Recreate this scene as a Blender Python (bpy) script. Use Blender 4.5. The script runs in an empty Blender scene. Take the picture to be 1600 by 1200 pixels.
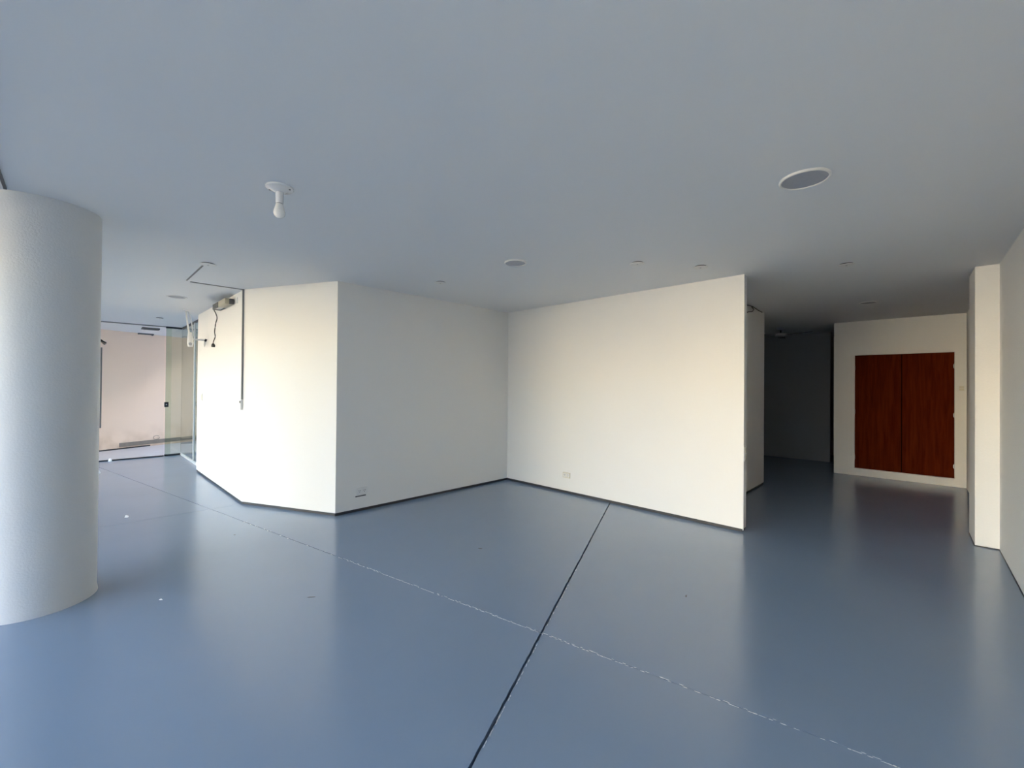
import bpy, bmesh, math, random
from mathutils import Matrix, Vector

random.seed(7)
SC = bpy.context.scene
COL = SC.collection
R = math.radians
Z = 2.615                      # ceiling height

# ------------------------------------------------------------------ camera
cam_d = bpy.data.cameras.new('camera')
cam = bpy.data.objects.new('camera', cam_d)
COL.objects.link(cam)
cam_d.sensor_width = 36.0
cam_d.lens = 665.48 / 1600 * 36.0
cam_d.clip_start = 0.02
cam.matrix_world = (Matrix.Translation((0, 0, 1.45)) @ Matrix.Rotation(R(44.26), 4, 'Z')
                    @ Matrix.Rotation(R(90.411), 4, 'X') @ Matrix.Rotation(R(0.476), 4, 'Z'))
SC.camera = cam

# ------------------------------------------------------------------ sky, sun, exposure
world = bpy.data.worlds.new('world')
SC.world = world
world.use_nodes = True
wn = world.node_tree
sky = wn.nodes.new('ShaderNodeTexSky')
sky.sky_type = 'NISHITA'
sky.sun_disc = False
sky.sun_elevation = R(27)
sky.sun_rotation = R(0)        # sun stands behind the building (+Y)
sky.air_density = 1.0
sky.dust_density = 1.0
wn.links.new(sky.outputs['Color'], wn.nodes['Background'].inputs['Color'])
wn.nodes['Background'].inputs['Strength'].default_value = 0.25

sun_d = bpy.data.lights.new('sun', 'SUN')
sun_d.energy = 12.0
sun_d.angle = R(0.6)
sun_d.color = (1.0, 0.89, 0.71)
sun = bpy.data.objects.new('sun', sun_d)
COL.objects.link(sun)
sun.rotation_euler = (R(-63), 0, R(-14))     # light travels towards -Y and down

SC.view_settings.view_transform = 'Standard'
SC.view_settings.look = 'None'
SC.view_settings.exposure = 2.92
SC.view_settings.gamma = 1.0
SC.view_settings.use_curve_mapping = False
cy = SC.cycles
cy.use_denoising = True
cy.max_bounces = 14
cy.diffuse_bounces = 4
cy.glossy_bounces = 5
cy.transparent_max_bounces = 12
cy.sample_clamp_indirect = 8.0

# ------------------------------------------------------------------ materials
def material(name, color, rough=0.6, metal=0.0, bump=0.0, bump_scale=40.0, var=0.0, var_scale=3.0, spec=0.5):
    m = bpy.data.materials.new(name)
    m.use_nodes = True
    nt = m.node_tree
    b = nt.nodes['Principled BSDF']
    b.inputs['Base Color'].default_value = (*color, 1)
    b.inputs['Roughness'].default_value = rough
    b.inputs['Metallic'].default_value = metal
    b.inputs['Specular IOR Level'].default_value = spec
    tc = nt.nodes.new('ShaderNodeTexCoord')
    if var > 0:
        n = nt.nodes.new('ShaderNodeTexNoise')
        n.inputs['Scale'].default_value = var_scale
        n.inputs['Detail'].default_value = 4
        nt.links.new(tc.outputs['Object'], n.inputs['Vector'])
        mx = nt.nodes.new('ShaderNodeMix')
        mx.data_type = 'RGBA'
        mx.inputs[6].default_value = (*[c * (1 - var) for c in color], 1)
        mx.inputs[7].default_value = (*[min(1, c * (1 + var)) for c in color], 1)
        nt.links.new(n.outputs['Fac'], mx.inputs[0])
        nt.links.new(mx.outputs[2], b.inputs['Base Color'])
    if bump > 0:
        n = nt.nodes.new('ShaderNodeTexNoise')
        n.inputs['Scale'].default_value = bump_scale
        n.inputs['Detail'].default_value = 3
        nt.links.new(tc.outputs['Object'], n.inputs['Vector'])
        bp = nt.nodes.new('ShaderNodeBump')
        bp.inputs['Strength'].default_value = bump
        bp.inputs['Distance'].default_value = 0.01
        nt.links.new(n.outputs['Fac'], bp.inputs['Height'])
        nt.links.new(bp.outputs['Normal'], b.inputs['Normal'])
    return m

def glass_material(name, tint, gloss=0.08, rough=0.0):
    m = bpy.data.materials.new(name)
    m.use_nodes = True
    nt = m.node_tree
    nt.nodes.clear()
    out = nt.nodes.new('ShaderNodeOutputMaterial')
    tr = nt.nodes.new('ShaderNodeBsdfTransparent')
    tr.inputs['Color'].default_value = (*tint, 1)
    gl = nt.nodes.new('ShaderNodeBsdfGlossy')
    gl.inputs['Roughness'].default_value = rough
    fr = nt.nodes.new('ShaderNodeFresnel')
    fr.inputs['IOR'].default_value = 1.0 + 2 * math.sqrt(gloss)
    mx = nt.nodes.new('ShaderNodeMixShader')
    geo = nt.nodes.new('ShaderNodeNewGeometry')
    inv = nt.nodes.new('ShaderNodeMath')            # reflect at the outer faces only
    inv.operation = 'SUBTRACT'
    inv.inputs[0].default_value = 1.0
    nt.links.new(geo.outputs['Backfacing'], inv.inputs[1])
    mul = nt.nodes.new('ShaderNodeMath')
    mul.operation = 'MULTIPLY'
    nt.links.new(fr.outputs[0], mul.inputs[0])
    nt.links.new(inv.outputs[0], mul.inputs[1])
    nt.links.new(mul.outputs[0], mx.inputs[0])
    nt.links.new(tr.outputs[0], mx.inputs[1])
    nt.links.new(gl.outputs[0], mx.inputs[2])
    nt.links.new(mx.outputs[0], out.inputs['Surface'])
    return m

def wood_material(name, dark, light):
    m = bpy.data.materials.new(name)
    m.use_nodes = True
    nt = m.node_tree
    b = nt.nodes['Principled BSDF']
    tc = nt.nodes.new('ShaderNodeTexCoord')
    mp = nt.nodes.new('ShaderNodeMapping')
    mp.inputs['Scale'].default_value = (14, 14, 0.9)
    n = nt.nodes.new('ShaderNodeTexNoise')
    n.inputs['Scale'].default_value = 2.2
    n.inputs['Detail'].default_value = 6
    n.inputs['Distortion'].default_value = 0.6
    cr = nt.nodes.new('ShaderNodeValToRGB')
    cr.color_ramp.elements[0].position = 0.3
    cr.color_ramp.elements[0].color = (*dark, 1)
    cr.color_ramp.elements[1].position = 0.7
    cr.color_ramp.elements[1].color = (*light, 1)
    nt.links.new(tc.outputs['Object'], mp.inputs['Vector'])
    nt.links.new(mp.outputs['Vector'], n.inputs['Vector'])
    nt.links.new(n.outputs['Fac'], cr.inputs['Fac'])
    nt.links.new(cr.outputs['Color'], b.inputs['Base Color'])
    b.inputs['Roughness'].default_value = 0.75
    b.inputs['Specular IOR Level'].default_value = 0.04
    return m

def floor_material():
    m = bpy.data.materials.new('epoxy_floor_paint')
    m.use_nodes = True
    nt = m.node_tree
    b = nt.nodes['Principled BSDF']
    tc = nt.nodes.new('ShaderNodeTexCoord')
    geo = nt.nodes.new('ShaderNodeNewGeometry')
    b.inputs['Specular IOR Level'].default_value = 0.95
    # broad uneven tone of the roller-applied paint
    n1 = nt.nodes.new('ShaderNodeTexNoise')
    n1.inputs['Scale'].default_value = 0.9
    n1.inputs['Detail'].default_value = 5
    nt.links.new(geo.outputs['Position'], n1.inputs['Vector'])
    mx = nt.nodes.new('ShaderNodeMix')
    mx.data_type = 'RGBA'
    mx.inputs[6].default_value = (0.212, 0.278, 0.370, 1)
    mx.inputs[7].default_value = (0.236, 0.308, 0.412, 1)
    nt.links.new(n1.outputs['Fac'], mx.inputs[0])
    nt.links.new(mx.outputs[2], b.inputs['Base Color'])
    rr = nt.nodes.new('ShaderNodeMapRange')
    rr.inputs['To Min'].default_value = 0.17
    rr.inputs['To Max'].default_value = 0.22
    nt.links.new(n1.outputs['Fac'], rr.inputs['Value'])
    nt.links.new(rr.outputs['Result'], b.inputs['Roughness'])
    n2 = nt.nodes.new('ShaderNodeTexNoise')
    n2.inputs['Scale'].default_value = 3.5
    n2.inputs['Detail'].default_value = 2
    nt.links.new(geo.outputs['Position'], n2.inputs['Vector'])
    bp = nt.nodes.new('ShaderNodeBump')
    bp.inputs['Strength'].default_value = 0.05
    bp.inputs['Distance'].default_value = 0.03
    nt.links.new(n2.outputs['Fac'], bp.inputs['Height'])
    nt.links.new(bp.outputs['Normal'], b.inputs['Normal'])
    return m

def stained_wall_material():
    m = bpy.data.materials.new('stained_party_wall_paint')
    m.use_nodes = True
    nt = m.node_tree
    b = nt.nodes['Principled BSDF']
    b.inputs['Roughness'].default_value = 0.8
    geo = nt.nodes.new('ShaderNodeNewGeometry')
    sp = nt.nodes.new('ShaderNodeSeparateXYZ')
    nt.links.new(geo.outputs['Position'], sp.inputs[0])
    n = nt.nodes.new('ShaderNodeTexNoise')
    n.inputs['Scale'].default_value = 3.0
    n.inputs['Detail'].default_value = 8
    nt.links.new(geo.outputs['Position'], n.inputs['Vector'])
    # damp stains creep up from the foot of the wall
    h = nt.nodes.new('ShaderNodeMapRange')
    h.inputs['From Min'].default_value = 0.0
    h.inputs['From Max'].default_value = 0.55
    h.inputs['To Min'].default_value = 0.62
    h.inputs['To Max'].default_value = 0.0
    nt.links.new(sp.outputs['Z'], h.inputs['Value'])
    mu = nt.nodes.new('ShaderNodeMath')
    mu.operation = 'MULTIPLY'
    nt.links.new(h.outputs['Result'], mu.inputs[0])
    cr = nt.nodes.new('ShaderNodeMapRange')
    cr.inputs['From Min'].default_value = 0.4
    cr.inputs['From Max'].default_value = 0.62
    nt.links.new(n.outputs['Fac'], cr.inputs['Value'])
    nt.links.new(cr.outputs['Result'], mu.inputs[1])
    mx = nt.nodes.new('ShaderNodeMix')
    mx.data_type = 'RGBA'
    mx.inputs[6].default_value = (0.90, 0.69, 0.54, 1)
    mx.inputs[7].default_value = (0.52, 0.36, 0.22, 1)
    nt.links.new(mu.outputs[0], mx.inputs[0])
    nt.links.new(mx.outputs[2], b.inputs['Base Color'])
    return m

M = {}
M['wall'] = material('white_wall_paint', (0.82, 0.805, 0.77), 0.55, bump=0.05, bump_scale=60)
M['stucco'] = material('stippled_wall_paint', (0.78, 0.77, 0.745), 0.65, bump=0.25, bump_scale=90)
M['column'] = material('grey_white_column_paint', (0.66, 0.67, 0.67), 0.6, bump=0.15, bump_scale=90)
M['recess'] = material('shade_darkened_recess', (0.29, 0.30, 0.31), 0.7)  # shade of the recess is put into this darker wall colour
M['ceiling'] = material('white_ceiling_paint', (0.82, 0.825, 0.82), 0.75, bump=0.03, bump_scale=50)
M['floor'] = floor_material()
M['joint'] = material('dark_joint_filler', (0.05, 0.056, 0.068), 0.8)
M['chip'] = material('chipped_white_edge', (0.62, 0.66, 0.70), 0.7, var=0.2, var_scale=20)
M['plinth'] = material('dark_grey_baseboard', (0.035, 0.036, 0.04), 0.5)
M['white_plastic'] = material('white_plastic', (0.78, 0.77, 0.74), 0.35)
M['cream_plastic'] = material('cream_plastic', (0.70, 0.66, 0.54), 0.4)
M['olive'] = material('aged_lamp_enamel', (0.42, 0.39, 0.29), 0.5)
M['porcelain'] = material('white_porcelain', (0.80, 0.80, 0.80), 0.15)
M['bulb'] = material('frosted_bulb_plastic', (0.86, 0.85, 0.82), 0.18)
M['dark'] = material('black_plastic', (0.012, 0.012, 0.013), 0.45)
M['slot'] = material('dark_slot', (0.10, 0.10, 0.10), 0.6)
M['grille'] = material('grey_diffuser', (0.43, 0.44, 0.47), 0.6, var=0.06, var_scale=30)
M['metal'] = material('grey_metal', (0.45, 0.46, 0.47), 0.35, metal=0.8)
M['alu'] = material('pale_aluminium', (0.75, 0.76, 0.76), 0.4, metal=0.3)
M['dark_frame'] = material('dark_anodised_frame', (0.045, 0.05, 0.055), 0.4, metal=0.4)
M['groove'] = material('grey_channel_strip', (0.25, 0.25, 0.24), 0.7)
M['wood'] = wood_material('red_brown_wood', (0.075, 0.008, 0.0015), (0.125, 0.018, 0.003))
M['shade_wood'] = material('seam_shade_panel', (0.010, 0.002, 0.001), 0.9, spec=0.0)  # near-black colour carries the shade of the seam between the doors
M['glass_clear'] = glass_material('clear_glass', (0.97, 0.985, 0.98), 0.04)
M['glass_green'] = glass_material('green_tinted_glass', (0.80, 0.84, 0.79), 0.06)
M['glass_dimming'] = glass_material('grey_dimming_glass', (0.92, 0.925, 0.915), 0.04)
M['frost'] = material('frosted_strip_film', (0.72, 0.74, 0.70), 0.6)
M['party'] = stained_wall_material()
M['brown'] = material('brown_grey_skirting', (0.24, 0.20, 0.165), 0.7, var=0.25, var_scale=9)
M['porch_floor'] = material('grey_porch_paving', (0.52, 0.50, 0.52), 0.45, var=0.1, var_scale=5)
M['pavement'] = material('street_paving', (0.15, 0.148, 0.145), 0.9, var=0.1, var_scale=1.5)
M['facade'] = material('cream_facade', (0.76, 0.68, 0.53), 0.9, var=0.05, var_scale=0.6)
M['outer'] = material('grey_render', (0.30, 0.29, 0.28), 0.9, var=0.1, var_scale=1.0)
M['cable'] = material('dark_cable', (0.05, 0.045, 0.04), 0.5)
M['scrap'] = material('white_scrap', (0.85, 0.85, 0.85), 0.7)
M['scuff'] = material('dark_scuff', (0.07, 0.085, 0.11), 0.8)
M['fan'] = material('fan_enamel', (0.62, 0.61, 0.60), 0.3)

# ------------------------------------------------------------------ mesh helpers
def box(bm, x0, x1, y0, y1, z0, z1, bevel=0.0, mat=None):
    vs = [bm.verts.new((x, y, z)) for z in (z0, z1) for y in (y0, y1) for x in (x0, x1)]
    fs = [(0, 2, 3, 1), (4, 5, 7, 6), (0, 1, 5, 4), (2, 6, 7, 3), (0, 4, 6, 2), (1, 3, 7, 5)]
    faces = [bm.faces.new([vs[i] for i in f]) for f in fs]
    if bevel:
        es = list({e for f in faces for e in f.edges})
        bmesh.ops.bevel(bm, geom=es, offset=bevel, segments=2, affect='EDGES', profile=0.6)
    return vs

def prism(bm, pts, z0, z1):
    lo = [bm.verts.new((x, y, z0)) for x, y in pts]
    hi = [bm.verts.new((x, y, z1)) for x, y in pts]
    n = len(pts)
    bm.faces.new(list(reversed(lo)))
    bm.faces.new(hi)
    for i in range(n):
        j = (i + 1) % n
        bm.faces.new((lo[i], lo[j], hi[j], hi[i]))

def lathe(bm, prof, seg=32, cx=0, cy=0, cap=True):
    rings = []
    for r, z in prof:
        if r <= 1e-6:
            rings.append([bm.verts.new((cx, cy, z))])
        else:
            rings.append([bm.verts.new((cx + r * math.cos(2 * math.pi * k / seg), cy + r * math.sin(2 * math.pi * k / seg), z)) for k in range(seg)])
    for a, b in zip(rings, rings[1:]):
        for k in range(seg):
            l = (k + 1) % seg
            if len(a) == 1 and len(b) == 1:
                continue
            if len(a) == 1:
                bm.faces.new((a[0], b[k], b[l]))
            elif len(b) == 1:
                bm.faces.new((a[k], b[0], a[l]))
            else:
                bm.faces.new((a[k], b[k], b[l], a[l]))
    if cap:
        for ring in (rings[0], rings[-1]):
            if len(ring) > 2:
                bm.faces.new(ring)

def tube(bm, pts, r, seg=8):
    pts = [Vector(p) for p in pts]
    rad = r if isinstance(r, (list, tuple)) else [r] * len(pts)
    rings = []
    up = Vector((0.13, 0.21, 0.97)).normalized()
    for i, p in enumerate(pts):
        d = (pts[min(i + 1, len(pts) - 1)] - pts[max(i - 1, 0)]).normalized()
        a = d.cross(up)
        if a.length < 0.05:
            a = d.cross(Vector((1, 0, 0)))
        a.normalize()
        b = d.cross(a)
        rings.append([bm.verts.new(p + (a * math.cos(2 * math.pi * k / seg) + b * math.sin(2 * math.pi * k / seg)) * rad[i]) for k in range(seg)])
    for A, B in zip(rings, rings[1:]):
        for k in range(seg):
            l = (k + 1) % seg
            bm.faces.new((A[k], A[l], B[l], B[k]))
    bm.faces.new(rings[0])
    bm.faces.new(rings[-1])

def obj(name, bm, mat, parent=None, smooth=False, loc=None):
    bmesh.ops.recalc_face_normals(bm, faces=bm.faces)
    me = bpy.data.meshes.new(name)
    bm.to_mesh(me)
    bm.free()
    me.materials.append(mat)
    if smooth:
        for p in me.polygons:
            p.use_smooth = True
        me.set_sharp_from_angle(angle=R(35))
    o = bpy.data.objects.new(name, me)
    COL.objects.link(o)
    if parent:
        o.parent = parent
    if loc:
        o.location = loc
    return o

def bxo(name, mat, dims, parent=None, bevel=0.0, loc=None):
    bm = bmesh.new()
    box(bm, *dims, bevel=bevel)
    return obj(name, bm, mat, parent, loc=loc)

def structure(o, label=None, cat=None):
    o['kind'] = 'structure'
    if label:
        o['label'] = label
    if cat:
        o['category'] = cat
    return o

def tag(o, label, cat, group=None):
    o['label'] = label
    o['category'] = cat
    if group:
        o['group'] = group
    return o

def thing(name, label, cat, loc, rotz=0.0, group=None):
    o = bpy.data.objects.new(name, None)
    o.empty_display_size = 0.05
    COL.objects.link(o)
    o.location = loc
    o.rotation_euler = (0, 0, rotz)
    return tag(o, label, cat, group)

def copy_thing(root, loc, label, rotz=0.0):
    r = root.copy()
    COL.objects.link(r)
    r.location = loc
    r.rotation_euler = (0, 0, rotz)
    r['label'] = label
    for ch in list(root.children):
        c = ch.copy()
        COL.objects.link(c)
        c.parent = r
        for g in list(ch.children):
            d = g.copy()
            COL.objects.link(d)
            d.parent = c
    return r

# ------------------------------------------------------------------ floor: six painted slabs with recessed joints
def clip(poly, px, py, nx, ny):
    """keep the side where (p - P).n >= 0"""
    out = []
    for i in range(len(poly)):
        a, b = poly[i], poly[(i + 1) % len(poly)]
        da = (a[0] - px) * nx + (a[1] - py) * ny
        db = (b[0] - px) * nx + (b[1] - py) * ny
        if da >= 0:
            out.append(a)
        if (da >= 0) != (db >= 0):
            t = da / (da - db)
            out.append((a[0] + (b[0] - a[0]) * t, a[1] + (b[1] - a[1]) * t))
    return out

def line(p, q, gap, rag):
    d = Vector((q[0] - p[0], q[1] - p[1])).normalized()
    return dict(p=p, n=(-d.y, d.x), gap=gap, rag=rag)

L1 = line((-8.98, 0.552), (-0.084, 2.228), 0.006, 0.0018)     # long joint with chipped white edge
L2 = line((-1.633, 1.943), (-2.807, 4.603), 0.0125, 0.0028)    # dark open joint
L3 = line((-5.975, -1.0), (-5.975, 1.4), 0.005, 0.001)        # faint joint in line with the wall corner

def side(poly, L, s):
    nx, ny = L['n'][0] * s, L['n'][1] * s
    g = L['gap'] / 2
    return clip(poly, L['p'][0] + nx * g, L['p'][1] + ny * g, nx, ny)

def ragged(poly):
    out = []
    for i in range(len(poly)):
        a, b = Vector(poly[i]), Vector(poly[(i + 1) % len(poly)])
        out.append(tuple(a))
        for L in (L1, L2, L3):
            n = Vector(L['n'])
            pa = (a - Vector(L['p'])).dot(n)
            pb = (b - Vector(L['p'])).dot(n)
            if abs(abs(pa) - L['gap'] / 2) < 1e-4 and abs(abs(pb) - L['gap'] / 2) < 1e-4:
                k = max(2, int((b - a).length / 0.035))
                for j in range(1, k):
                    q = a.lerp(b, j / k) + n * random.gauss(0, L['rag'] * 0.55)
                    out.append((q.x, q.y))
                break
    return out

fl = structure(bxo('floor', M['joint'], (-11.0, 1.2, -1.25, 12.2, -0.20, -0.022)),
               'glossy blue-grey painted concrete floor with cut joints', 'floor')
dom = [(-11.0, -1.25), (1.2, -1.25), (1.2, 12.2), (-11.0, 12.2)]
for s1 in (1, -1):
    for s2, s3 in ((1, 1), (1, -1), (-1, 0)):
        p = side(dom, L1, s1)
        p = side(p, L2, s2)
        if s3:
            p = side(p, L3, s3)
        bm = bmesh.new()
        prism(bm, ragged(p), -0.022, 0.0)
        obj('slab', bm, M['floor'], fl)

# chipped paint flakes along the joints
bm = bmesh.new()
def flake(c, d, ln, wd, z=0.0009):
    n = Vector((-d.y, d.x))
    k = 6
    ring = []
    for i in range(k):
        a = 2 * math.pi * i / k
        q = c + d * (math.cos(a) * ln * random.uniform(0.7, 1.1)) + n * (math.sin(a) * wd * random.uniform(0.6, 1.2))
        ring.append(bm.verts.new((q.x, q.y, z)))
    top = bm.faces.new(ring)
    base = [bm.verts.new((v.co.x, v.co.y, 0.0)) for v in ring]
    for i in range(k):
        j = (i + 1) % k
        bm.faces.new((base[i], base[j], ring[j], ring[i]))
for L, x0, x1, step, keep in ((L1, -3.55, -1.2, 0.016, 0.9), (L1, -1.2, -0.75, 0.018, 0.6), (L1, -0.72, 0.2, 0.017, 0.7), (L1, -5.2, -3.55, 0.04, 0.3)):
    d = Vector((L['n'][1], -L['n'][0]))
    if d.x < 0:
        d = -d
    t = 0.0
    start = Vector(L['p']) + d * ((x0 - L['p'][0]) / d.x)
    while start.x + d.x * t < x1:
        if random.random() < keep:
            off = random.choice((-1, -1, 1)) * (L['gap'] / 2 + random.uniform(0.0005, 0.002))
            flake(start + d * t + Vector(L['n']) * off, d, random.uniform(0.008, 0.017), random.uniform(0.0010, 0.0030))
        t += step * random.uniform(0.7, 1.3)
d = Vector((L2['n'][1], -L2['n'][0])).normalized()
for i in range(46):
    yy = random.uniform(1.15, 1.85) if i % 3 else random.uniform(1.9, 2.9)
    t = (yy - 1.943) / d.y
    c = Vector(L2['p']) + d * t
    flake(c + Vector((1, 0.44)).normalized() * (0.010 + random.uniform(0, 0.003)), d, random.uniform(0.008, 0.018), random.uniform(0.001, 0.0024))
o = obj('chipped_paint', bm, M['chip'], fl)
o['kind'] = 'stuff'

# ------------------------------------------------------------------ ceiling and walls
YARD = 2.7   # the porch roof ends here, an open yard lies behind
bm = bmesh.new()
prism(bm, [(-15.1, -3.4), (1.2, -3.4), (1.2, 12.2), (-8.0, 12.2), (-8.0, YARD), (-15.1, YARD)], Z, Z + 0.3)
structure(obj('ceiling', bm, M['ceiling']), 'plain white painted ceiling', 'ceiling')

PT = 0.032   # plinth height
def wall(name, foot, mat, label, z0=PT, z1=Z):
    bm = bmesh.new()
    prism(bm, foot, z0, z1)
    return structure(obj(name, bm, mat), label, 'wall')

def baseboard(name, foot, label):
    bm = bmesh.new()
    prism(bm, foot, 0.0, PT)
    return structure(obj(name, bm, M['plinth']), label, 'baseboard')

A0, A1, P2, P3, D1 = (-4.70, 4.73), (-4.80, 4.835), (-4.70, 2.031), (-5.965, 1.43), (-8.75, 1.43)
wall('wall_left', [P2, A0, A1, (-4.80, 2.095)], M['wall'], 'shaded white wall with a low socket, left of the inner corner')
wall('wall_back', [A0, (-1.333, 4.73), (-1.333, 4.835), A1], M['wall'], 'broad white partition wall facing the light, ending in a free edge')
wall('wall_angled', [P3, P2, (-4.80, 2.095), (-5.988, 1.53)], M['wall'], 'bright white angled wall between the two outer corners')
wall('wall_far_left', [D1, P3, (-5.988, 1.53), (-8.75, 1.53)], M['wall'], 'bright white wall running back to the glass, with lamp and cord')
g = 0.009
baseboard('baseboard_left', [(-4.70 - g, 2.031), (-4.70 - g, 4.73 + g), (-4.79, 4.73 + g), (-4.79, 2.09)], 'dark recessed baseboard under the shaded left wall')
baseboard('baseboard_back', [(-4.70 - g, 4.73 + g), (-1.333 - g, 4.73 + g), (-1.333 - g, 4.825), (-4.70 - g, 4.825)], 'dark recessed baseboard under the broad back wall')
baseboard('baseboard_angled', [(-5.965, 1.43 + g), (-4.70 - g * .5, 2.031 + g), (-4.79, 2.09), (-5.98, 1.52)], 'dark recessed baseboard under the angled wall')
baseboard('baseboard_far_left', [(-8.75, 1.43 + g), (-5.965, 1.43 + g), (-5.98, 1.52), (-8.75, 1.52)], 'dark recessed baseboard under the far left wall')

# corner bead on the free end of the back wall
structure(bxo('trim_1', M['white_plastic'], (-1.335, -1.3275, 4.7275, 4.7375, 0.02, Z)), 'white corner bead on the free edge of the back wall', 'trim')

# passage wall behind the partition, its dark recess, and the far cupboard wall
wall('wall_passage', [(-1.783, 4.835), (-1.783, 7.35), (-1.90, 7.35), (-1.90, 4.835)], M['wall'], 'grey-lit white passage wall behind the partition edge')
baseboard('baseboard_passage', [(-1.783 - g, 4.835), (-1.783 - g, 7.34), (-1.89, 7.34), (-1.89, 4.835)], 'dark baseboard under the passage wall')
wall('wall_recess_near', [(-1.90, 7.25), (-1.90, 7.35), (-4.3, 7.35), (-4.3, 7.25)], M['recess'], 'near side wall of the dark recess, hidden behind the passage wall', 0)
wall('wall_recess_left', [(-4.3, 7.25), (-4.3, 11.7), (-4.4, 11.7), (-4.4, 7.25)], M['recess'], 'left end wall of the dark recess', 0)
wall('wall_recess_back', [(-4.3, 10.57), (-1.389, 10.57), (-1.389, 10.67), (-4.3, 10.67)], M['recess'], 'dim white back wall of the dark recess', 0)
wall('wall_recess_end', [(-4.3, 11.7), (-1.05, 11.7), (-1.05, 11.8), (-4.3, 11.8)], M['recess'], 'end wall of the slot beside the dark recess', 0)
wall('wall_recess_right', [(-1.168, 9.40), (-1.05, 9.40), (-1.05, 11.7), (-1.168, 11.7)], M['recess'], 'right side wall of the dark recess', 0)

CX0, CX1, CZ0, CZ1, CY = -0.905, 0.318, 0.103, 2.058, 9.28    # opening for the cupboard
bm = bmesh.new()
box(bm, -1.168, CX0, CY, CY + 0.12, 0, Z)
box(bm, CX1, 0.45, CY, CY + 0.12, 0, Z)
box(bm, CX0, CX1, CY, CY + 0.12, 0, CZ0)
box(bm, CX0, CX1, CY, CY + 0.12, CZ1, Z)
structure(obj('wall_far_back', bm, M['wall']), 'dim white far wall holding the red-brown cupboard', 'wall')

def rx(y):
    return 0.475 - 0.0155 * (y - 5.909)
wall('wall_right', [(rx(-3.4), -3.4), (rx(-3.4) + 0.2, -3.4), (rx(9.5) + 0.2, 9.5), (rx(9.5), 9.5)], M['stucco'], 'stippled white wall at the right edge of the room', 0)
wall('wall_right_pier', [(rx(5.90), 5.895), (rx(6.37), 6.37), (0.309, 6.375), (0.322, 5.890)], M['stucco'], 'narrow white pier standing out from the right wall', 0)
baseboard('baseboard_right', [(rx(-0.2) - 0.0, -0.2), (rx(5.88), 5.88), (rx(5.88) - 0.004, 5.88), (rx(-0.2) - 0.004, -0.2)], 'thin dark line along the foot of the right wall').scale.z = 0.25
tb = baseboard('baseboard_pier', [(0.318, 5.886), (rx(5.9), 5.891), (rx(5.9), 5.9), (0.324, 5.9), (0.311, 6.37), (0.305, 6.37)], 'thin dark line along the foot of the pier')
tb.scale.z = 0.3

# round column
CC = (-4.23, -0.165)
bm = bmesh.new()
lathe(bm, [(0.296, 0.0), (0.293, 0.02), (0.290, 0.04), (0.290, 1.3), (0.290, Z)], 96, CC[0], CC[1])
structure(obj('column', bm, M['column'], smooth=True), 'thick round white column at the left edge of the room', 'column')

# shopfront head rail above the open front, running from the column behind the camera
structure(bxo('trim_2', M['dark_frame'], (-3.945, rx(-0.3), -0.310, -0.297, Z - 0.010, Z)), 'thin dark shopfront track on the ceiling beside the column', 'trim')

# ceiling and corner channel of a removed partition
bm = bmesh.new()
box(bm, -5.995, -5.972, 0.90, 1.43, Z - 0.006, Z)
structure(obj('trim_3', bm, M['groove']), 'grey channel across the ceiling up to the wall corner', 'trim')
bm = bmesh.new()
box(bm, -5.93, -5.06, 0.853, 0.867, Z - 0.005, Z)
structure(obj('trim_4', bm, M['groove']), 'short grey channel on the ceiling leading to the round cover', 'trim')
bm = bmesh.new()
box(bm, -5.985, -5.962, 1.412, 1.430, 1.27, Z)
structure(obj('trim_5', bm, M['groove']), 'grey vertical channel down the wall corner', 'trim')

# ------------------------------------------------------------------ glass at the far left
w1 = structure(bxo('window_1', M['alu'], (-11.05, -8.75, 1.525, 1.56, 0, 0.04)), 'green-tinted glass partition beyond the far left wall', 'window')
bxo('head_rail', M['dark_frame'], (-11.05, -8.75, 1.525, 1.56, Z - 0.03, Z), w1)
bxo('pane', M['glass_green'], (-11.04, -9.70, 1.537, 1.547, 0.04, Z - 0.03), w1)
bxo('pane', M['glass_green'], (-9.66, -8.76, 1.537, 1.547, 0.04, Z - 0.03), w1)
bxo('mullion', M['alu'], (-9.70, -9.66, 1.527, 1.557, 0.04, Z - 0.03), w1)

w2 = structure(bxo('window_2', M['dark_frame'], (-11.02, -10.98, 1.27, 1.525, 0, 0.035)), 'fixed tinted glass panel beside the glass door', 'window')
bxo('head_rail', M['dark_frame'], (-11.02, -10.98, 1.27, 1.525, Z - 0.035, Z), w2)
bxo('pane', M['glass_green'], (-11.005, -10.995, 1.275, 1.537, 0.035, Z - 0.035), w2)
bm = bmesh.new()
box(bm, -10.994, -10.991, 1.275, 1.365, 0.035, Z - 0.035)
fo = obj('frosted_strip', bm, glass_material('pale_glass_edge', (0.93, 0.96, 0.92), 0.09, 0.25), w2)
lk = bxo('lock_patch', M['dark'], (-10.990, -10.972, 1.258, 1.325, 0.99, 1.09), w2, 0.004)
bm = bmesh.new()
lathe(bm, [(0.0, 0.0), (0.012, 0.0), (0.012, 0.008), (0.0, 0.008)], 12)
k = obj('lock_cylinder', bm, M['metal'], lk, True)
k.matrix_local = Matrix.Translation((-10.972, 1.29, 1.04)) @ Matrix.Rotation(R(90), 4, 'Y')

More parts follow.
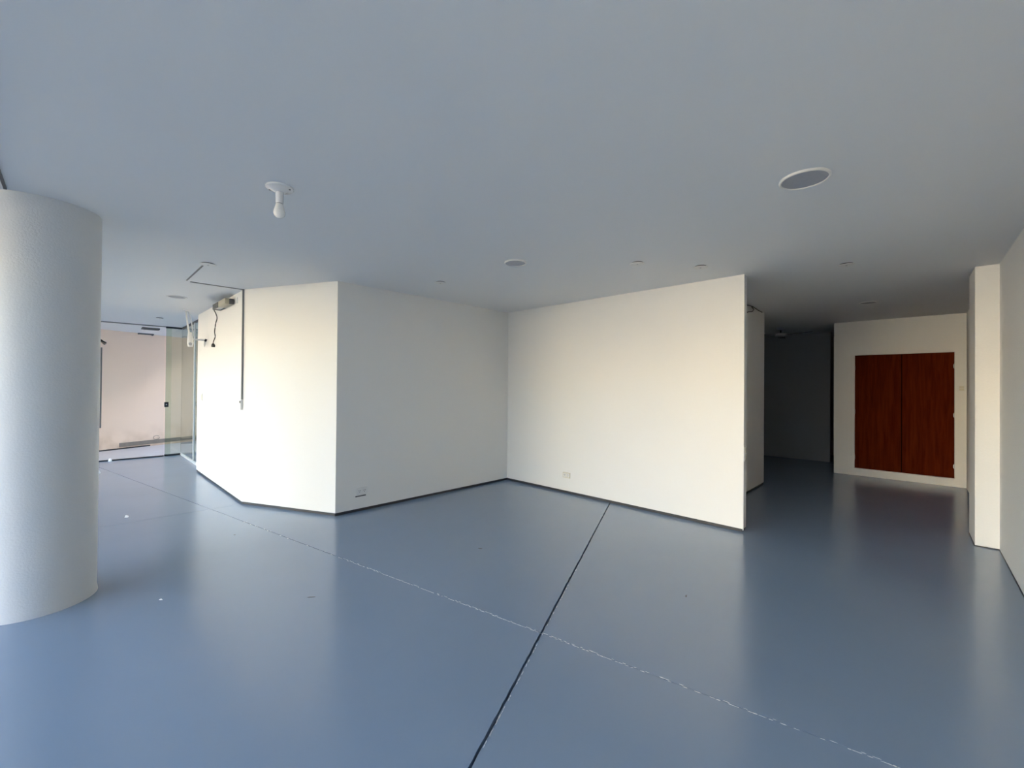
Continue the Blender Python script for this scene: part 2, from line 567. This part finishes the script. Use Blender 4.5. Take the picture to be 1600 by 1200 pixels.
d1 = structure(bxo('door_1', M['glass_clear'], (-11.005, -10.995, 0.29, 1.255, 0.03, Z - 0.02)), 'clear glass door to the porch with a long dark pull bar', 'door')
bm = bmesh.new()
tube(bm, [(-10.94, 0.335, 0.63), (-10.94, 0.335, 2.12)], 0.012, 10)
tube(bm, [(-10.995, 0.335, 0.80), (-10.94, 0.335, 0.80)], 0.008, 8)
tube(bm, [(-10.995, 0.335, 1.95), (-10.94, 0.335, 1.95)], 0.008, 8)
obj('pull_bar', bm, M['slot'], d1, True)
structure(bxo('trim_6', M['dark_frame'], (-11.03, -10.975, -0.25, 1.26, 0.0, 0.02)), 'dark threshold rail under the glass door', 'trim')
structure(bxo('trim_7', M['groove'], (-11.02, -10.98, -0.25, 1.27, Z - 0.018, Z)), 'slim grey head rail over the glass door', 'trim')

# small black spotlight at the head of the glass front
sp = thing('spotlight', 'small black spotlight with a bracket beside the column, on the glass front', 'spotlight', (-10.93, 0.30, 2.25))
bm = bmesh.new()
tube(bm, [(0, 0, 0.10), (0, 0, -0.09)], 0.022, 10)
obj('bracket', bm, M['dark'], sp, True)
bm = bmesh.new()
tube(bm, [(0, 0.005, 0.03), (0.03, 0.04, -0.02), (0.05, 0.085, -0.06)], [0.012, 0.022, 0.030], 12)
obj('lamp_head', bm, M['dark'], sp, True)

# unseen tinted glazing, added behind the column to dim the left walls
w3 = structure(bxo('dimming_glazing', M['dark_frame'], (-10.9, -4.52, -0.32, -0.27, 0, 0.05)), 'added unseen tinted glazing behind the column, dimming the left walls', 'window')
bxo('head_rail', M['dark_frame'], (-10.9, -4.52, -0.32, -0.27, Z - 0.05, Z), w3)
for x0, x1 in ((-10.86, -8.80), (-8.76, -6.68), (-6.64, -4.56)):
    bxo('pane', M['glass_dimming'], (x0, x1, -0.30, -0.29, 0.05, Z - 0.05), w3)
for x in (-10.9, -8.80, -6.68, -4.56):
    bxo('mullion', M['dark_frame'], (x, x + 0.04, -0.32, -0.27, 0.05, Z - 0.05), w3)

# porch beyond the glass: party wall, floor, lights
pw = [(-11.75, -1.55), (-14.82, 5.0), (-15.1, 5.0), (-12.05, -1.55)]
def wx(y):
    return -12.66 - (y - 0.38) * 0.4684
pw = [(wx(-1.6), -1.6), (wx(9.0), 9.0), (wx(9.0) - 0.3, 9.0), (wx(-1.6) - 0.3, -1.6)]
wall('wall_porch', pw, M['party'], 'stained beige party wall seen through the glass door', -0.02)
structure(bxo('porch_floor', M['porch_floor'], (-17.2, -11.0, -1.6, 9.0, -0.2, -0.004)), 'pale grey paved porch floor beyond the glass door', 'floor')
wall('wall_yard_sun_block', [(-17.2, 9.0), (-7.9, 9.0), (-7.9, 9.2), (-17.2, 9.2)], M['outer'], 'unseen wall behind the porch yard, raised to block the sun', -0.2, 6.4)  # out of view, made tall to keep direct sun off the party wall
wall('wall_yard_side', [(-8.0, 1.53), (-7.9, 1.53), (-7.9, 9.0), (-8.0, 9.0)], M['wall'], 'side wall of the yard behind the tinted glass', 0)
def on_wall(y, out):
    return (wx(y) + 0.906 * out, y + 0.424 * out)
bm = bmesh.new()
prism(bm, [on_wall(0.70, 0.0), on_wall(0.70, 0.012), on_wall(4.5, 0.012), on_wall(4.5, 0.0)], 0.045, 0.135)
structure(obj('baseboard_porch', bm, M['brown']), 'brown-grey skirting along the stained party wall', 'baseboard')
bm = bmesh.new()
prism(bm, [on_wall(-0.4, 0.0), on_wall(-0.4, 0.006), on_wall(1.25, 0.004), on_wall(1.25, 0.0)], -0.004, 0.024)
structure(obj('trim_8', bm, M['dark']), 'black gap at the foot of the party wall', 'trim')

pl = thing('porch_light', 'rectangular ceiling light of the porch nearer the glass door', 'light', (-11.60, 1.09, Z), 0, 'rectangular porch lights')
bm = bmesh.new()
for dims in ((-0.11, 0.11, -0.14, -0.115), (-0.11, 0.11, 0.115, 0.14), (-0.11, -0.085, -0.115, 0.115), (0.085, 0.11, -0.115, 0.115)):
    box(bm, *dims, -0.03, 0)
obj('frame', bm, M['slot'], pl)
bxo('diffuser', M['white_plastic'], (-0.085, 0.085, -0.115, 0.115, -0.012, -0.002), pl)
copy_thing(pl, (-12.98, 1.13, Z), 'rectangular ceiling light of the porch nearer the party wall')

# loop of thin cable on the party wall
bm = bmesh.new()
pts = []
for i in range(19):
    a = math.pi * 2 * i / 18 * 0.9 + 0.6
    yy, zz = 1.36 + 0.06 * math.cos(a), 0.185 + 0.045 * math.sin(a)
    x, y = on_wall(yy, 0.014)
    pts.append((x, y, zz))
tube(bm, pts, 0.0035, 6)
tag(obj('cable_loop', bm, M['cable'], smooth=True), 'small loop of thin dark cable low on the stained party wall', 'cable')

# ------------------------------------------------------------------ street outside (behind the camera)
structure(bxo('pavement', M['pavement'], (-40, 30, -22, -1.25, -0.3, -0.03)), 'pale street paving outside the shopfront', 'ground')
structure(bxo('ground', M['pavement'], (-15.1, -11.0, -1.6, -1.25, -0.029, -0.005)), 'strip of paving before the porch', 'ground')
bm = bmesh.new()
box(bm, -14.5, 0.5, -23, -22, -0.3, 4.9)
box(bm, -14.5, 0.5, -22.0, -21.8, 4.65, 4.9)
structure(obj('wall_street', bm, M['facade']), 'sunlit cream building across the street', 'wall')
bm = bmesh.new()
prism(bm, [(-15.1, -3.4), (12, -3.4), (12, 12.2), (-8.0, 12.2), (-8.0, YARD), (-15.1, YARD)], Z + 0.3, 9.6)
structure(obj('wall_upper_storey', bm, M['outer']), 'upper storeys of the building above the shop', 'wall')
structure(bxo('wall_street_left', M['outer'], (-34, -14.5, -23, -22.2, -0.3, 4.4)), 'grey building across the street, beside the cream one', 'wall')
structure(bxo('wall_street_right', M['outer'], (0.5, 22, -23, -22.2, -0.3, 4.4)), 'grey building across the street, on the other side', 'wall')
structure(bxo('wall_side_light_block', M['outer'], (0.6, 12, -7.5, -3.4, -0.03, 9.6)), 'unseen block added forward of the shopfront to cut side light', 'wall')  # added out of view to hold back light from the right

# ------------------------------------------------------------------ cupboard
cb = thing('cupboard', 'built-in cupboard with two red-brown wooden doors in the far white wall', 'cupboard', (-0.293, CY, 0.0))
bm = bmesh.new()
hw = (CX1 - CX0) / 2
box(bm, -hw, -hw + 0.02, -0.006, 0.06, CZ0, CZ1)
box(bm, hw - 0.02, hw, -0.006, 0.06, CZ0, CZ1)
box(bm, -hw + 0.02, hw - 0.02, -0.006, 0.06, CZ1 - 0.02, CZ1)
box(bm, -hw + 0.02, hw - 0.02, -0.006, 0.06, CZ0, CZ0 + 0.02)
obj('frame', bm, M['wall'], cb)
bxo('back_panel', M['shade_wood'], (-hw + 0.02, hw - 0.02, 0.055, 0.065, CZ0 + 0.02, CZ1 - 0.02), cb)
for s in (-1, 1):
    x0, x1 = (-hw + 0.024, -0.006) if s < 0 else (0.006, hw - 0.024)
    dr = bxo('door', M['wood'], (x0, x1, 0.014, 0.036, CZ0 + 0.024, CZ1 - 0.026), cb)
    for hz in (0.305, 1.078, 1.823):
        bm = bmesh.new()
        hx = s * (hw - 0.022)
        tube(bm, [(hx, 0.006, hz - 0.035), (hx, 0.006, hz + 0.035)], 0.007, 10)
        box(bm, hx - 0.012, hx + 0.004, 0.004, 0.0145, hz - 0.024, hz + 0.024)
        obj('hinge', bm, M['metal'], dr)

# ------------------------------------------------------------------ sockets and switches (built facing -Y, x along the wall)
def socket(name, label, loc, rotz, kind='socket'):
    t = thing(name, label, 'socket' if kind == 'socket' else 'switch', loc, rotz)
    return t

def double_socket(label, loc, rotz, s=1.0):
    t = socket('wall_socket', label, loc, rotz)
    w, h = 0.062 * s, 0.038 * s
    bxo('cover_plate', M['cream_plastic'] if rotz == 0 else M['white_plastic'], (-w, w, -0.009, 0.0, -h, h), t, 0.003)
    for cx in (-0.028 * s, 0.028 * s):
        ins = bxo('socket_insert', M['white_plastic'], (cx - 0.022 * s, cx + 0.022 * s, -0.012, -0.008, -0.024 * s, 0.024 * s), t, 0.0015)
        bm = bmesh.new()
        for dx in (-0.008, 0.008):
            box(bm, cx + dx * s - 0.0022, cx + dx * s + 0.0022, -0.0128, -0.0115, 0.001, 0.013)
        box(bm, cx - 0.003, cx + 0.003, -0.0128, -0.0115, -0.014, -0.007)
        obj('slots', bm, M['slot'], ins)
    return t

so = double_socket('white double wall socket low on the shaded left wall', (-4.70, 2.336, 0.232), R(90), 1.05)
bm = bmesh.new()
box(bm, -0.075, 0.05, -0.008, 0.0, -0.062, -0.05)
obj('loose_trim', bm, M['slot'], so)
double_socket('cream double wall socket low on the broad back wall', (-3.545, 4.73, 0.246), 0.0, 1.0)

def switch(label, loc, rotz, w, h, n, name='light_switch'):
    t = socket(name, label, loc, rotz, 'switch')
    bxo('cover_plate', M['white_plastic'], (-w, w, -0.008, 0.0, -h, h), t, 0.002)
    for i in range(n):
        zc = (i - (n - 1) / 2) * (2 * h * 0.86 / n)
        hh = h * 0.7 / n
        bxo('rocker', M['cream_plastic'], (-w * 0.55, w * 0.55, -0.012, -0.007, zc - hh, zc + hh), t, 0.0015)
    return t

switch('tall double light switch on the end face of the back wall', (-1.333, 4.782, 0.79), R(90), 0.035, 0.075, 2)
switch('white light switch on the far left wall near the glass', (-8.34, 1.43, 1.247), 0.0, 0.035, 0.062, 1)
switch('pale switch plate beside the red-brown cupboard', (0.372, CY, 1.485), 0.0, 0.045, 0.042, 2)

# small dark latch box at the foot of the corner channel
lb = thing('switch_box', 'small grey box with a black catch at the foot of the corner channel', 'box', (-5.972, 1.425, 1.22))
bxo('body', M['alu'], (-0.014, 0.010, -0.022, 0.0, -0.075, 0.045), lb, 0.002)
bxo('catch', M['dark'], (-0.012, 0.006, -0.030, -0.020, 0.01, 0.034), lb, 0.002)

# ------------------------------------------------------------------ lamp holder with bulb
bl = thing('ceiling_lamp', 'white ceiling lamp holder with a bare unlit bulb, near the column', 'lamp', (-2.734, 0.83, Z))
bm = bmesh.new()
lathe(bm, [(0.074, 0.0), (0.075, -0.005), (0.072, -0.010), (0.060, -0.013), (0.042, -0.019), (0.028, -0.030), (0.0, -0.030)], 40)
obj('rose', bm, M['porcelain'], bl, True)
for a in (0.75, 0.75 + math.pi):
    bm = bmesh.new()
    lathe(bm, [(0.007, -0.008), (0.007, -0.0145), (0.0, -0.0145)], 10, 0.058 * math.cos(a), 0.058 * math.sin(a))
    obj('screw', bm, M['slot'], bl)
bm = bmesh.new()
lathe(bm, [(0.021, -0.029), (0.0205, -0.092), (0.019, -0.095), (0.0, -0.095)], 28)
obj('socket_sleeve', bm, M['porcelain'], bl, True)
bm = bmesh.new()
lathe(bm, [(0.0165, -0.094), (0.0165, -0.099)], 28)
obj('bulb_cap', bm, M['dark'], bl)
bm = bmesh.new()
prof = [(0.019, -0.098), (0.021, -0.106), (0.025, -0.122), (0.0295, -0.136), (0.0305, -0.140)]
lathe(bm, prof, 32)
obj('bulb_collar', bm, M['white_plastic'], bl, True)
bm = bmesh.new()
prof = [(0.0305, -0.140)] + [(0.0318 * math.cos(a), -0.150 - 0.0318 * math.sin(a)) for a in [0.0, .25, .5, .75, 1.0, 1.25, 1.45]] + [(0.0, -0.1818)]
lathe(bm, prof, 32)
obj('bulb_globe', bm, M['bulb'], bl, True)

# ------------------------------------------------------------------ round things on the ceiling
def round_light(label, x, y, r):
    t = thing('round_ceiling_light', label, 'light', (x, y, Z), 0, 'large round ceiling lights')
    bm = bmesh.new()
    lathe(bm, [(r * 0.90, -0.004), (r * 0.90, -0.0105), (r * 0.94, -0.0125), (r * 0.985, -0.010), (r, -0.004), (r, 0.0), (r * 0.90, 0.0)], 56, cap=False)
    obj('rim', bm, M['white_plastic'], t, True)
    bm = bmesh.new()
    lathe(bm, [(r * 0.90, -0.001), (r * 0.90, -0.006), (0.0, -0.006)], 56)
    obj('diffuser', bm, M['grille'], t)
    return t
round_light('large round flush ceiling light with grey face, right of centre', -0.486, 2.80, 0.121)
round_light('smaller round flush ceiling light with grey face, above the inner corner', -2.757, 2.862, 0.102)

def cover(label, x, y, r, mat='white_plastic', drop=0.012):
    t = thing('ceiling_cover', label, 'cover', (x, y, Z), 0, 'round white blanking covers on the ceiling')
    bm = bmesh.new()
    lathe(bm, [(r * 0.80, 0.0), (r * 0.80, -0.009)], 40)
    obj('shadow_gap', bm, M['slot'], t)  # dark neck colour stands in for shade in the gap above the disc
    bm = bmesh.new()
    lathe(bm, [(0.0, -0.009), (r, -0.009), (r * 0.97, -0.013), (r * 0.7, -drop * 1.15), (0.0, -drop * 1.2)], 40)
    obj('disc', bm, M[mat], t, True)
    bm = bmesh.new()
    lathe(bm, [(0.008, -drop * 1.15), (0.008, -drop * 1.35), (0.0, -drop * 1.35)], 12)
    obj('screw', bm, M['metal'], t)
    return t
cover('round white ceiling cover nearest the shaded left wall', -3.886, 2.83, 0.062)
cover('round white ceiling cover left of the pair above the broad back wall', -1.931, 3.64, 0.066)
cover('round white ceiling cover closest to the free edge of the back wall', -1.547, 4.15, 0.064)
cover('faint round white ceiling cover at the mouth of the dark passage', -0.536, 4.97, 0.062)
cover('round white ceiling cover where the short grey channel ends', -4.966, 0.884, 0.068)
cover('tiny round ceiling cover near the head of the glass front', -9.68, 1.03, 0.06)

def downlight(label, x, y, r):
    t = thing('recessed_downlight', label, 'light', (x, y, Z), 0, 'unlit recessed downlights')
    bm = bmesh.new()
    lathe(bm, [(r * 0.80, 0.0), (r * 0.80, -0.004), (r * 0.95, -0.007), (r, -0.003), (r, 0.0)], 40, cap=False)
    obj('rim', bm, M['white_plastic'], t, True)
    bm = bmesh.new()
    lathe(bm, [(r * 0.80, -0.001), (r * 0.80, -0.003), (0.0, -0.003)], 40)
    obj('lens', bm, M['grille'], t)
    return t
downlight('flat grey recessed downlight in the ceiling of the far left bay', -7.165, 0.937, 0.115)
downlight('dark-rimmed recessed downlight in the passage before the cupboard', -0.567, 7.37, 0.10)

# ------------------------------------------------------------------ floodlight with hanging cord on the far left wall
fl2 = thing('flood_lamp', 'cream box lamp fixed high on the far left wall', 'lamp', (-6.66, 1.43, 2.515))
bxo('housing', M['olive'], (-0.13, 0.24, -0.105, -0.012, -0.030, 0.045), fl2, 0.006)
bxo('mount', M['metal'], (0.02, 0.14, -0.014, 0.0, -0.02, 0.03), fl2)
bm = bmesh.new()
box(bm, -0.42, -0.135, -0.110, -0.098, -0.028, 0.040)
box(bm, -0.42, -0.135, -0.024, -0.012, -0.028, 0.040)
box(bm, -0.432, -0.42, -0.110, -0.012, -0.028, 0.040)
obj('side_frame', bm, M['slot'], fl2)
bxo('lens', M['bulb'], (-0.418, -0.137, -0.097, -0.025, -0.020, 0.030), fl2)
bxo('end_cap', M['slot'], (0.2405, 0.262, -0.06, -0.012, -0.028, 0.040), fl2, 0.003)
bxo('junction_plate', M['white_plastic'], (0.36, 0.41, -0.012, 0.0, -0.035, 0.04), fl2, 0.002)
bm = bmesh.new()
pts = [(-0.43, -0.10, 0.0), (-0.50, -0.085, -0.01), (-0.56, -0.05, -0.05)]
x = -0.60
for i in range(22):
    f = i / 21
    pts.append((-0.60 - 0.16 * f + 0.018 * math.sin(f * 19), -0.03 + 0.006 * math.sin(f * 11), -0.08 - 0.40 * f))
tube(bm, pts, 0.0065, 8)
cord = obj('cord', bm, M['cable'], fl2, True)
bm = bmesh.new()
e = pts[-1]
tube(bm, [(e[0], e[1], e[2] + 0.01), (e[0], e[1], e[2] - 0.012), (e[0], e[1], e[2] - 0.04)], [0.012, 0.024, 0.022], 12)
obj('plug', bm, M['dark'], cord, True)

# ------------------------------------------------------------------ white ceiling mount arm
ca = thing('ceiling_mount', 'white ceiling mount arm with an elbow, before the tinted glass', 'mount', (-8.30, 1.20, Z))
bm = bmesh.new()
lathe(bm, [(0.045, 0.0), (0.045, -0.012), (0.030, -0.02), (0.0, -0.02)], 24)
obj('ceiling_plate', bm, M['alu'], ca, True)
bm = bmesh.new()
tube(bm, [(0, 0, -0.01), (0.06, 0.0, -0.12), (0.17, 0.0, -0.26), (0.27, 0.0, -0.36), (0.30, 0.0, -0.44)], 0.0115, 12)
obj('arm', bm, M['white_plastic'], ca, True)
bm = bmesh.new()
tube(bm, [(0.01, 0.02, -0.012), (0.095, 0.045, -0.12), (0.205, 0.045, -0.25), (0.305, 0.04, -0.36), (0.33, 0.035, -0.44)], 0.0075, 10)
obj('arm', bm, M['alu'], ca, True)
bm = bmesh.new()
tube(bm, [(0.30, 0.01, -0.38), (0.315, 0.01, -0.46), (0.325, 0.01, -0.54), (0.325, 0.01, -0.595)], [0.026, 0.034, 0.040, 0.030], 16)
el = obj('elbow', bm, M['white_plastic'], ca, True)
bm = bmesh.new()
tube(bm, [(0.355, 0.005, -0.555), (0.368, 0.004, -0.555)], 0.022, 16)
obj('pivot_cap', bm, M['grille'], el)
bm = bmesh.new()
tube(bm, [(0.32, 0.02, -0.48), (0.32, 0.10, -0.482), (0.32, 0.195, -0.478)], [0.013, 0.013, 0.016], 12)
cr = obj('cross_arm', bm, M['white_plastic'], ca, True)
bm = bmesh.new()
tube(bm, [(0.32, 0.19, -0.478), (0.325, 0.215, -0.488)], 0.02, 12)
obj('pivot_cap', bm, M['dark'], cr, True)
bm = bmesh.new()
tube(bm, [(0.30, 0.195, -0.49), (0.30, 0.185, -0.54), (0.30, 0.19, -0.585), (0.30, 0.205, -0.54), (0.30, 0.205, -0.49)], 0.007, 8)
obj('hook', bm, M['white_plastic'], cr, True)

# ------------------------------------------------------------------ fan in the recess
fn = thing('ceiling_fan', 'white ceiling fan hanging in the dark recess', 'fan', (-1.98, 9.30, Z))
bm = bmesh.new()
lathe(bm, [(0.065, 0.0), (0.062, -0.03), (0.03, -0.05), (0.0, -0.05)], 28)
obj('canopy', bm, M['fan'], fn, True)
bm = bmesh.new()
tube(bm, [(0, 0, -0.04), (0, 0, -0.11)], 0.012, 10)
obj('rod', bm, M['dark'], fn, True)
bm = bmesh.new()
lathe(bm, [(0.0, -0.105), (0.07, -0.11), (0.105, -0.125), (0.105, -0.15), (0.07, -0.165), (0.0, -0.168)], 32)
obj('motor', bm, M['fan'], fn, True)
for k in range(3):
    a = R(100 + 120 * k)
    bm = bmesh.new()
    pts = [(0.10, -0.03), (0.20, -0.055), (0.52, -0.07), (0.56, 0.0), (0.52, 0.07), (0.20, 0.055), (0.10, 0.03)]
    prism(bm, pts, -0.004, 0.004)
    b = obj('blade', bm, M['slot'], fn)
    b.matrix_local = Matrix.Translation((0, 0, -0.142)) @ Matrix.Rotation(a, 4, 'Z') @ Matrix.Rotation(R(9), 4, 'X')

# loose wires at the top of the passage wall
bm = bmesh.new()
tube(bm, [(-1.775, 6.40, 2.60), (-1.76, 6.50, 2.605), (-1.755, 6.62, 2.608), (-1.76, 6.75, 2.606), (-1.765, 6.95, 2.600), (-1.765, 7.15, 2.597)], 0.006, 8)
tube(bm, [(-1.765, 6.62, 2.604), (-1.745, 6.66, 2.57), (-1.75, 6.60, 2.535), (-1.77, 6.50, 2.52), (-1.77, 6.42, 2.50)], 0.006, 8)
w = obj('loose_wires', bm, M['cable'], smooth=True)
tag(w, 'loose dark wires along the top of the passage wall', 'wires')

# ------------------------------------------------------------------ litter and scuffs on the floor
def crumb(name, mat, x, y, sx, sy, h, label, cat, rot=0.0, n=9, group=None):
    bm = bmesh.new()
    ring, top = [], []
    for i in range(n):
        a = 2 * math.pi * i / n
        k = random.uniform(0.7, 1.15)
        ring.append(bm.verts.new((sx * k * math.cos(a), sy * k * math.sin(a), 0)))
        top.append(bm.verts.new((sx * k * 0.7 * math.cos(a), sy * k * 0.7 * math.sin(a), h * random.uniform(0.6, 1.1))))
    c = bm.verts.new((0, 0, h * 1.05))
    for i in range(n):
        j = (i + 1) % n
        bm.faces.new((ring[i], ring[j], top[j], top[i]))
        bm.faces.new((top[i], top[j], c))
    bm.faces.new(list(reversed(ring)))
    o = obj(name, bm, M[mat], loc=(x, y, 0))
    o.rotation_euler = (0, 0, rot)
    return tag(o, label, cat, group)
crumb('paint_chip', 'scrap', -3.691, 0.418, 0.017, 0.008, 0.004, 'small white chip on the floor right of the column', 'chip', 0.6)
crumb('plaster_crumb', 'scrap', -6.231, 0.41, 0.020, 0.018, 0.022, 'small white crumb on the floor of the far left bay', 'crumb')
crumb('paper_scrap', 'scrap', -9.60, 0.27, 0.08, 0.04, 0.035, 'crumpled white scrap on the floor beyond the column', 'scrap')
crumb('plaster_lump', 'scrap', -10.93, 0.475, 0.045, 0.03, 0.05, 'white lump by the threshold rail of the glass door', 'lump')
crumb('floor_scuff', 'scuff', -3.017, 1.148, 0.034, 0.007, 0.0012, 'longest dark scuff on the floor between column and left wall', 'scuff', 0.9)
crumb('floor_scuff', 'scuff', -1.205, 2.999, 0.020, 0.006, 0.0012, 'small dark scuff on the floor right of the dark joint', 'scuff', 1.9)
crumb('floor_scuff', 'scuff', -2.87, 2.551, 0.026, 0.012, 0.0010, 'faint dark scuff on the floor before the inner corner', 'scuff', 0.4)
crumb('floor_scuff', 'scuff', -4.79, 1.093, 0.012, 0.010, 0.0012, 'tiny dark speck on the bright floor by the angled wall', 'scuff')
